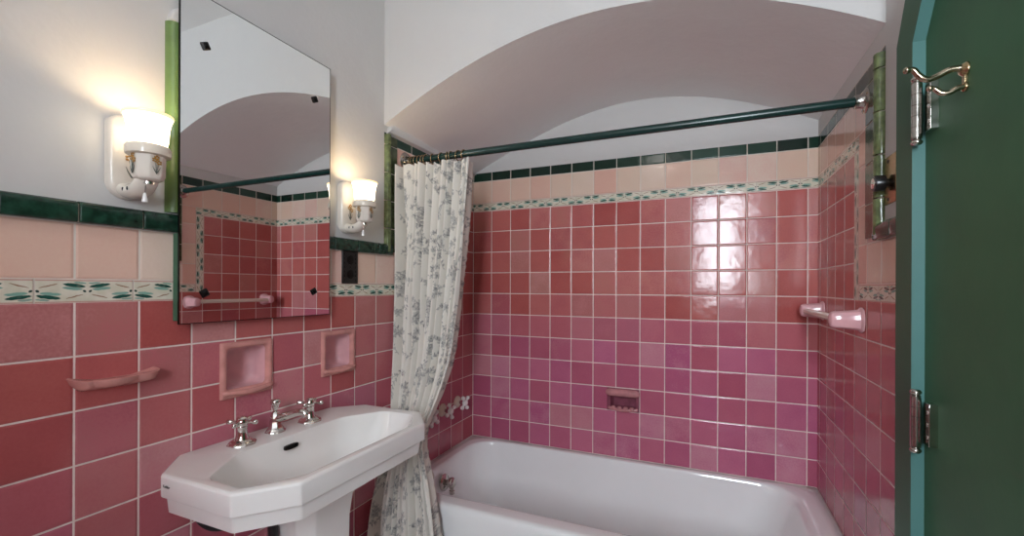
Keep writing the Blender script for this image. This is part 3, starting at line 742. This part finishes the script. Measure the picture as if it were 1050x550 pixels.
# pedestal with cut corners
def ped(hx, hy, z, cx=.170): return octa(cx-hx, cx+hx, .875-hy, .875+hy, (.035*hx/.09, .030*hy/.09), (.035*hx/.09, .030*hy/.09), z, 3, .004)
mb = MB(); mb.loft([ped(.120, .125, 0.0), ped(.120, .125, .03), ped(.108, .112, .045), ped(.102, .106, .09), ped(.088, .090, .14), ped(.082, .083, .40), ped(.084, .086, .60), ped(.090, .094, .655), ped(.100, .110, .690)])
mb.build('pedestal', M['porcelain'], sk, angle=28, bevel=.004)
def tap(y, label):
    x, z = .066, SZ
    mb = MB(); n = 8
    R = lambda r, h: [(x+r*math.cos(2*PI*j/n+PI/8), y+r*math.sin(2*PI*j/n+PI/8), z+h) for j in range(n)]
    mb.loft([R(.034, .0005), R(.034, .003), R(.031, .006), R(.026, .009), R(.021, .013)])
    t = mb.build('tap_base', M['chrome'], sk, angle=30, bevel=.0008)
    mb = MB(); mb.lathe([(.017, .010), (.0155, .014), (.0125, .030), (.0115, .040), (.0135, .043), (.0125, .047)], (x, y, z), n=24); mb.build('tap_stem', M['chrome'], t, angle=50)
    mb = MB(); mb.lathe([(.010, .044), (.0125, .047), (.0135, .053), (.0135, .060), (.011, .064), (.012, .066), (.009, .0695), (.003, .071)], (x, y, z), n=24)
    for k in range(4):
        a = PI/2*k+.45; d = (math.cos(a), math.sin(a), .02)
        mb.lathe([(.0052, .008), (.0038, .018), (.0038, .024), (.0058, .028), (.0064, .033), (.0055, .037), (.002, .039)], (x, y, z+.0555), d, 14)
    mb.build('cross_handle', M['chrome'], t, angle=60)
tap(.757, ''); tap(.966, '')
mb = MB(); n = 8; x, y = .058, .858
def S(r, ry, h, dx=0): return [(x+dx+r*math.cos(2*PI*j/n+PI/8), y+ry*math.sin(2*PI*j/n+PI/8), SZ+h) for j in range(n)]
mb.loft([S(.027, .027, .0005), S(.027, .027, .003), S(.023, .023, .007), S(.018, .018, .016), S(.0145, .0145, .034), S(.0125, .0125, .050), S(.009, .009, .056)])
sp = mb.build('spout', M['chrome'], sk, angle=30, bevel=.0008)
mb = MB(); mb.tube([(x, y, SZ+.036), (x+.030, y+.010, SZ+.045), (x+.060, y+.020, SZ+.055), (x+.078, y+.026, SZ+.055), (x+.086, y+.029, SZ+.046)], lambda t: .0115-.0035*t, 16); mb.build('spout_arm', M['chrome'], sp, angle=180)
mb = MB(); mb.lathe([(.005, .052), (.005, .064), (.0085, .067), (.0095, .070), (.0085, .073), (.0130, .078), (.0135, .084), (.011, .089), (.003, .091)], (x, y, SZ), n=22); mb.build('lift_knob', M['chrome'], sp, angle=60)
# pipework below
mb = MB(); mb.tube([(.006, .662, .700), (.030, .662, .694), (.058, .664, .664), (.072, .690, .640), (.085, .735, .636), (.082, .760, .660), (.070, .765, .690)], .0065, 12)
mb.tube([(.16, .768, .70), (.16, .772, .62), (.16, .775, .45), (.10, .78, .38), (.006, .78, .37)], .012, 12)
mb.build('supply_hose', M['rubber'], sk, angle=180)

# ------------------------------------------------------------------ curtain rod, rings, curtain
RY, RZ = 1.500, HC+.5185
rod = thing('curtain_rod', (W/2, RY, RZ), 'dark green shower curtain rod spanning the tub alcove', 'curtain rod')
mb = MB(); mb.lathe([(.0135, .001), (.0135, W-.001)], (0, RY, RZ), (1, 0, 0), 28); mb.build('rod', M['rodgreen'], rod, angle=50)
for x, s_ in ((0, 1), (W, -1)):
    mb = MB(); mb.lathe([(.036, .0008), (.0365, .004), (.033, .008), (.021, .011), (.0185, .016), (.0185, .030), (.015, .032)], (x, RY, RZ), (s_, 0, 0), 32)
    fl = mb.build('flange', M['old_chrome'], rod, angle=45)
    for k in range(3):
        a = 2*PI*k/3+.6; mb = MB(); mb.ball((x+s_*.008, RY+.027*math.cos(a), RZ+.027*math.sin(a)), (.003, .0042, .0042), n=10)
        mb.build('flange_screw', M['brass'], fl, angle=180)
# rings
ordn = ['first', 'second', 'third', 'fourth', 'fifth', 'sixth', 'seventh', 'eighth', 'ninth', 'tenth', 'eleventh', 'twelfth']
rx = [.036, .046, .056, .072, .090, .106, .134, .178, .204, .222, .256, .280]
mb = MB(); n, m = 28, 8; R_, r_ = .0200, .0021
vsx = [((r_*math.cos(2*PI*j/m)), (R_+r_*math.sin(2*PI*j/m))*math.cos(2*PI*i/n), (R_+r_*math.sin(2*PI*j/m))*math.sin(2*PI*i/n)-.0045) for i in range(n) for j in range(m)]
mb.add(vsx, [(i*m+j, i*m+(j+1) % m, ((i+1) % n)*m+(j+1) % m, ((i+1) % n)*m+j) for i in range(n) for j in range(m)])
ring0 = mb.build('curtain_ring', M['bronze'], angle=180)
for k, x in enumerate(rx):
    o = ring0 if k == 0 else ring0.copy()
    if k: COL.objects.link(o)
    o.location = (x, RY, RZ); o.rotation_euler = (random.uniform(-.06, .06), 0, random.uniform(-.30, .30))
    tag(o, ordn[k] + ' brass curtain ring along the rod, counted from the left wall', 'curtain ring', 'curtain rings on the rod')

# curtain cloth: print is drawn in cloth coordinates (metres)
CW, CH = 1.05, 1.62
RES = 700.
img = np.zeros((int(CH*RES), int(CW*RES)), np.float32)
def ell(cx, cy, rx_, ry_, a, v):
    R0 = max(rx_, ry_)+.003; i0, i1 = int((cy-R0)*RES), int((cy+R0)*RES)+2; j0, j1 = int((cx-R0)*RES), int((cx+R0)*RES)+2
    i0, j0 = max(i0, 0), max(j0, 0); i1, j1 = min(i1, img.shape[0]), min(j1, img.shape[1])
    if i1 <= i0 or j1 <= j0: return
    yy, xx = np.mgrid[i0:i1, j0:j1]; dx, dy = xx/RES-cx, yy/RES-cy
    p, q = (dx*math.cos(a)+dy*math.sin(a))/rx_, (-dx*math.sin(a)+dy*math.cos(a))/ry_
    d = np.sqrt(p*p+q*q); w = np.clip((1-d)*min(rx_, ry_)*RES+.5, 0, 1)*v
    img[i0:i1, j0:j1] = np.maximum(img[i0:i1, j0:j1], w)
def stem(x, y, a, ln, curl, depth=0):
    n = int(ln/.004)
    for k in range(n):
        x += .004*math.cos(a); y += .004*math.sin(a); a += curl*.004*40+rng.normal(0, .04)
        ell(x, y, .0030, .0012, a, .75)
        if k % 4 == 2:
            for sgn in (-1, 1):
                if rng.random() < .8:
                    b_ = a+sgn*rng.uniform(.6, 1.1); L = rng.uniform(.0045, .009)
                    ell(x+math.cos(b_)*L, y+math.sin(b_)*L, L*.9, L*rng.uniform(.25, .4), b_, rng.uniform(.45, 1.))
        if depth < 1 and k % 9 == 7: stem(x, y, a+rng.choice([-1, 1])*rng.uniform(.5, .9), ln*.45, -curl, depth+1)
    nb = rng.integers(5, 7); R = rng.uniform(.0055, .010)
    for k in range(nb):
        b_ = 2*PI*k/nb+a; ell(x+R*math.cos(b_), y+R*math.sin(b_), R*.75, R*.45, b_, rng.uniform(.3, .65))
    ell(x, y, R*.4, R*.4, 0, 1.)
for gy in np.arange(.0, CH, .070):
    for gx in np.arange(0, CW, .085):
        off = .050 if int(round(gy/.070)) % 2 else 0
        stem(gx+off+rng.uniform(-.02, .02), gy+rng.uniform(-.02, .02), rng.uniform(0, 2*PI), rng.uniform(.06, .11), rng.uniform(-.25, .25))

NU, NV = 520, 640
U, V = np.meshgrid(np.linspace(0, 1, NU), np.linspace(0, 1, NV))
zt, zbm = RZ-.030, .15
Z = zt+(zbm-zt)*V
kz = np.array([HC+.47, HC+.20, HC-.13, HC-.26, HC-.36, HC-.44, HC-.50, HC-.535, HC-.56, HC-.62, HC-.75, HC-.90, .15])[::-1]
kl = np.array([.012, .010, .012, .018, .030, .048, .068, .080, .082, .072, .044, .026, .020])[::-1]
kr = np.array([.330, .312, .284, .276, .256, .236, .220, .212, .218, .250, .290, .318, .345])[::-1]
ky = np.array([1.480, 1.475, 1.455, 1.440, 1.415, 1.385, 1.355, 1.338, 1.325, 1.312, 1.300, 1.295, 1.290])[::-1]
ka = np.array([.032, .034, .034, .028, .026, .022, .018, .016, .018, .024, .030, .034, .036])[::-1]
def sm(zq, kv):
    a = np.interp(zq, kz, kv); acc = np.zeros_like(a); 
    for d in (-.05, -.025, 0, .025, .05): acc += np.interp(zq+d, kz, kv)
    return acc/5
xl, xr, yc_, am = sm(Z, kl), sm(Z, kr), sm(Z, ky), sm(Z, ka)
NF = 10.5
ph = U+.020*np.sin(2*PI*U*2.3+1.0)+.014*np.sin(2*PI*U*4.1+2.5*V)+.006*np.sin(5*V*PI+U*9)
wave = 2*np.abs(np.sin(PI*NF*ph))**.75-1
amp_u = .72+.28*np.sin(2*PI*U*3.1+2*V+.7)
drift = .006*np.sin(6*V+U*12)
Xc = xl+(xr-xl)*(U+.010*np.cos(2*PI*NF*ph)*np.minimum(1, 6*np.minimum(U, 1-U)))
Yc = yc_-am*1.35*wave*amp_u+drift*np.minimum(1, V*3)-.020*np.clip(1-U*2.2, 0, 1)*np.clip(1-V*2.5, 0, 1)+.012*(U-.5)*np.clip(1-V*2, 0, 1)
# pinch pleats under the rings and scalloped top hem
Zc = Z-.008*np.clip(1-V*25, 0, 1)*(.5-.5*np.cos(2*PI*12*U))
Xc = np.maximum(Xc, .0065)
co = np.stack([Xc, Yc, Zc], -1).reshape(-1, 3).astype(np.float32)
ii = (np.clip(V*(CH-.02), 0, CH)*RES).astype(int).clip(0, img.shape[0]-1); jj = (U*(CW-.01)*RES).astype(int).clip(0, img.shape[1]-1)
dk = img[ii, jj].reshape(-1)
me = bpy.data.meshes.new('shower_curtain')
idx = np.arange(NU*NV).reshape(NV, NU)
quads = np.stack([idx[:-1, :-1], idx[:-1, 1:], idx[1:, 1:], idx[1:, :-1]], -1).reshape(-1, 4)
me.vertices.add(len(co)); me.vertices.foreach_set('co', co.ravel())
me.loops.add(quads.size); me.loops.foreach_set('vertex_index', quads.ravel().astype(np.int32))
me.polygons.add(len(quads)); me.polygons.foreach_set('loop_start', np.arange(0, quads.size, 4, dtype=np.int32))
me.polygons.foreach_set('use_smooth', np.ones(len(quads), bool))
at = me.attributes.new('print', 'FLOAT', 'POINT'); at.data.foreach_set('value', dk.astype(np.float32))
me.update(); me.validate()
m, nt, b = new_mat('printed_cotton')
an = nt.nodes.new('ShaderNodeAttribute'); an.attribute_name = 'print'
f = X(nt, an.outputs['Fac']) * .76
_, g = pos(nt)
weave = noise(nt, g.outputs['Position'], 900., 1)
c = mixc(nt, f, (.80, .76, .69), (.070, .078, .100)); nt.links.new(c.s, b.inputs['Base Color'])
b.inputs['Roughness'].default_value = .85; b.inputs['Specular IOR Level'].default_value = .15
nt.links.new(bump(nt, weave, .0003), b.inputs['Normal'])
out = nt.nodes['Material Output']; tr = nt.nodes.new('ShaderNodeBsdfTranslucent'); nt.links.new(c.s, tr.inputs[0])
mx = nt.nodes.new('ShaderNodeMixShader'); mx.inputs[0].default_value = .10
nt.links.new(b.outputs[0], mx.inputs[1]); nt.links.new(tr.outputs[0], mx.inputs[2]); nt.links.new(mx.outputs[0], out.inputs[0])
me.materials.append(m)
cur = bpy.data.objects.new('shower_curtain', me); COL.objects.link(cur)
tag(cur, 'cream cotton shower curtain printed with dark leafy sprigs, gathered at the left of the tub', 'curtain')
so = cur.modifiers.new('cloth', 'SOLIDIFY'); so.thickness = .0008

# ------------------------------------------------------------------ light
cl = thing('fill_light', (.72, -.42, CEIL), 'unseen round fill light added on the bathroom ceiling', 'fill light')  # unseen lamp added to fill the room; its fixture is made up
mb = MB(); mb.lathe([(.15, 0), (.15, -.012), (.13, -.02)], (.72, -.42, CEIL-.0005), n=40); mb.build('base', M['cream'], cl)
mb = MB(); mb.lathe([(.14, -.018), (.138, -.035), (.11, -.065), (.06, -.082), (.005, -.087)], (.72, -.42, CEIL), n=40); mb.build('diffuser', M['fillglow'], cl, angle=180)
def area(name, loc, rot, sx, sy, e, col):
    l = bpy.data.lights.new(name, 'AREA'); l.shape = 'RECTANGLE'; l.size, l.size_y, l.energy, l.color = sx, sy, e, col
    o = bpy.data.objects.new(name, l); o.location = loc; o.rotation_euler = rot; COL.objects.link(o); return o
area('window_daylight', (1.30, YR-.10, 1.67), (PI/2, 0, 0), .40, 1.06, 52., (.84, .92, 1.0))
wd = bpy.data.worlds.new('sky'); SC.world = wd; wd.use_nodes = True
nt = wd.node_tree; bg = nt.nodes['Background']; sky = nt.nodes.new('ShaderNodeTexSky')
sky.sky_type = 'NISHITA'; sky.sun_disc = False; sky.sun_elevation = math.radians(35); sky.sun_rotation = math.radians(70)
nt.links.new(sky.outputs[0], bg.inputs[0]); bg.inputs[1].default_value = .25

# ------------------------------------------------------------------ camera
R = [(0.9187991813436327, 0.3947036277646532, 0.0041364950975911596), (-0.0038006408250444625, -0.0016327035895719235, 0.999991444667557), (-0.39470700461429525, 0.9188070420433284, 0.0)]
cam = bpy.data.cameras.new('camera'); co_ = bpy.data.objects.new('camera', cam); COL.objects.link(co_)
mw = Matrix.Identity(4)
for i in range(3):
    mw[i][0], mw[i][1], mw[i][2] = R[0][i], R[1][i], -R[2][i]
mw[0][3], mw[1][3], mw[2][3] = 1.1452, 0., HC
co_.matrix_world = mw
cam.sensor_width = 36.; cam.lens = 453.63/1050*36; cam.shift_x = -(528.97-525)/1050; cam.shift_y = (294.93-275)/1050
cam.clip_start = .02
SC.camera = co_
vsn = SC.view_settings; vsn.view_transform = 'Standard'; vsn.look = 'None'; vsn.exposure = .40; vsn.gamma = 1.; vsn.use_curve_mapping = False
SC.cycles.max_bounces = 10; SC.cycles.diffuse_bounces = 6; SC.cycles.glossy_bounces = 6; SC.cycles.transparent_max_bounces = 8
SC.cycles.use_denoising = True; SC.cycles.sample_clamp_indirect = 6.
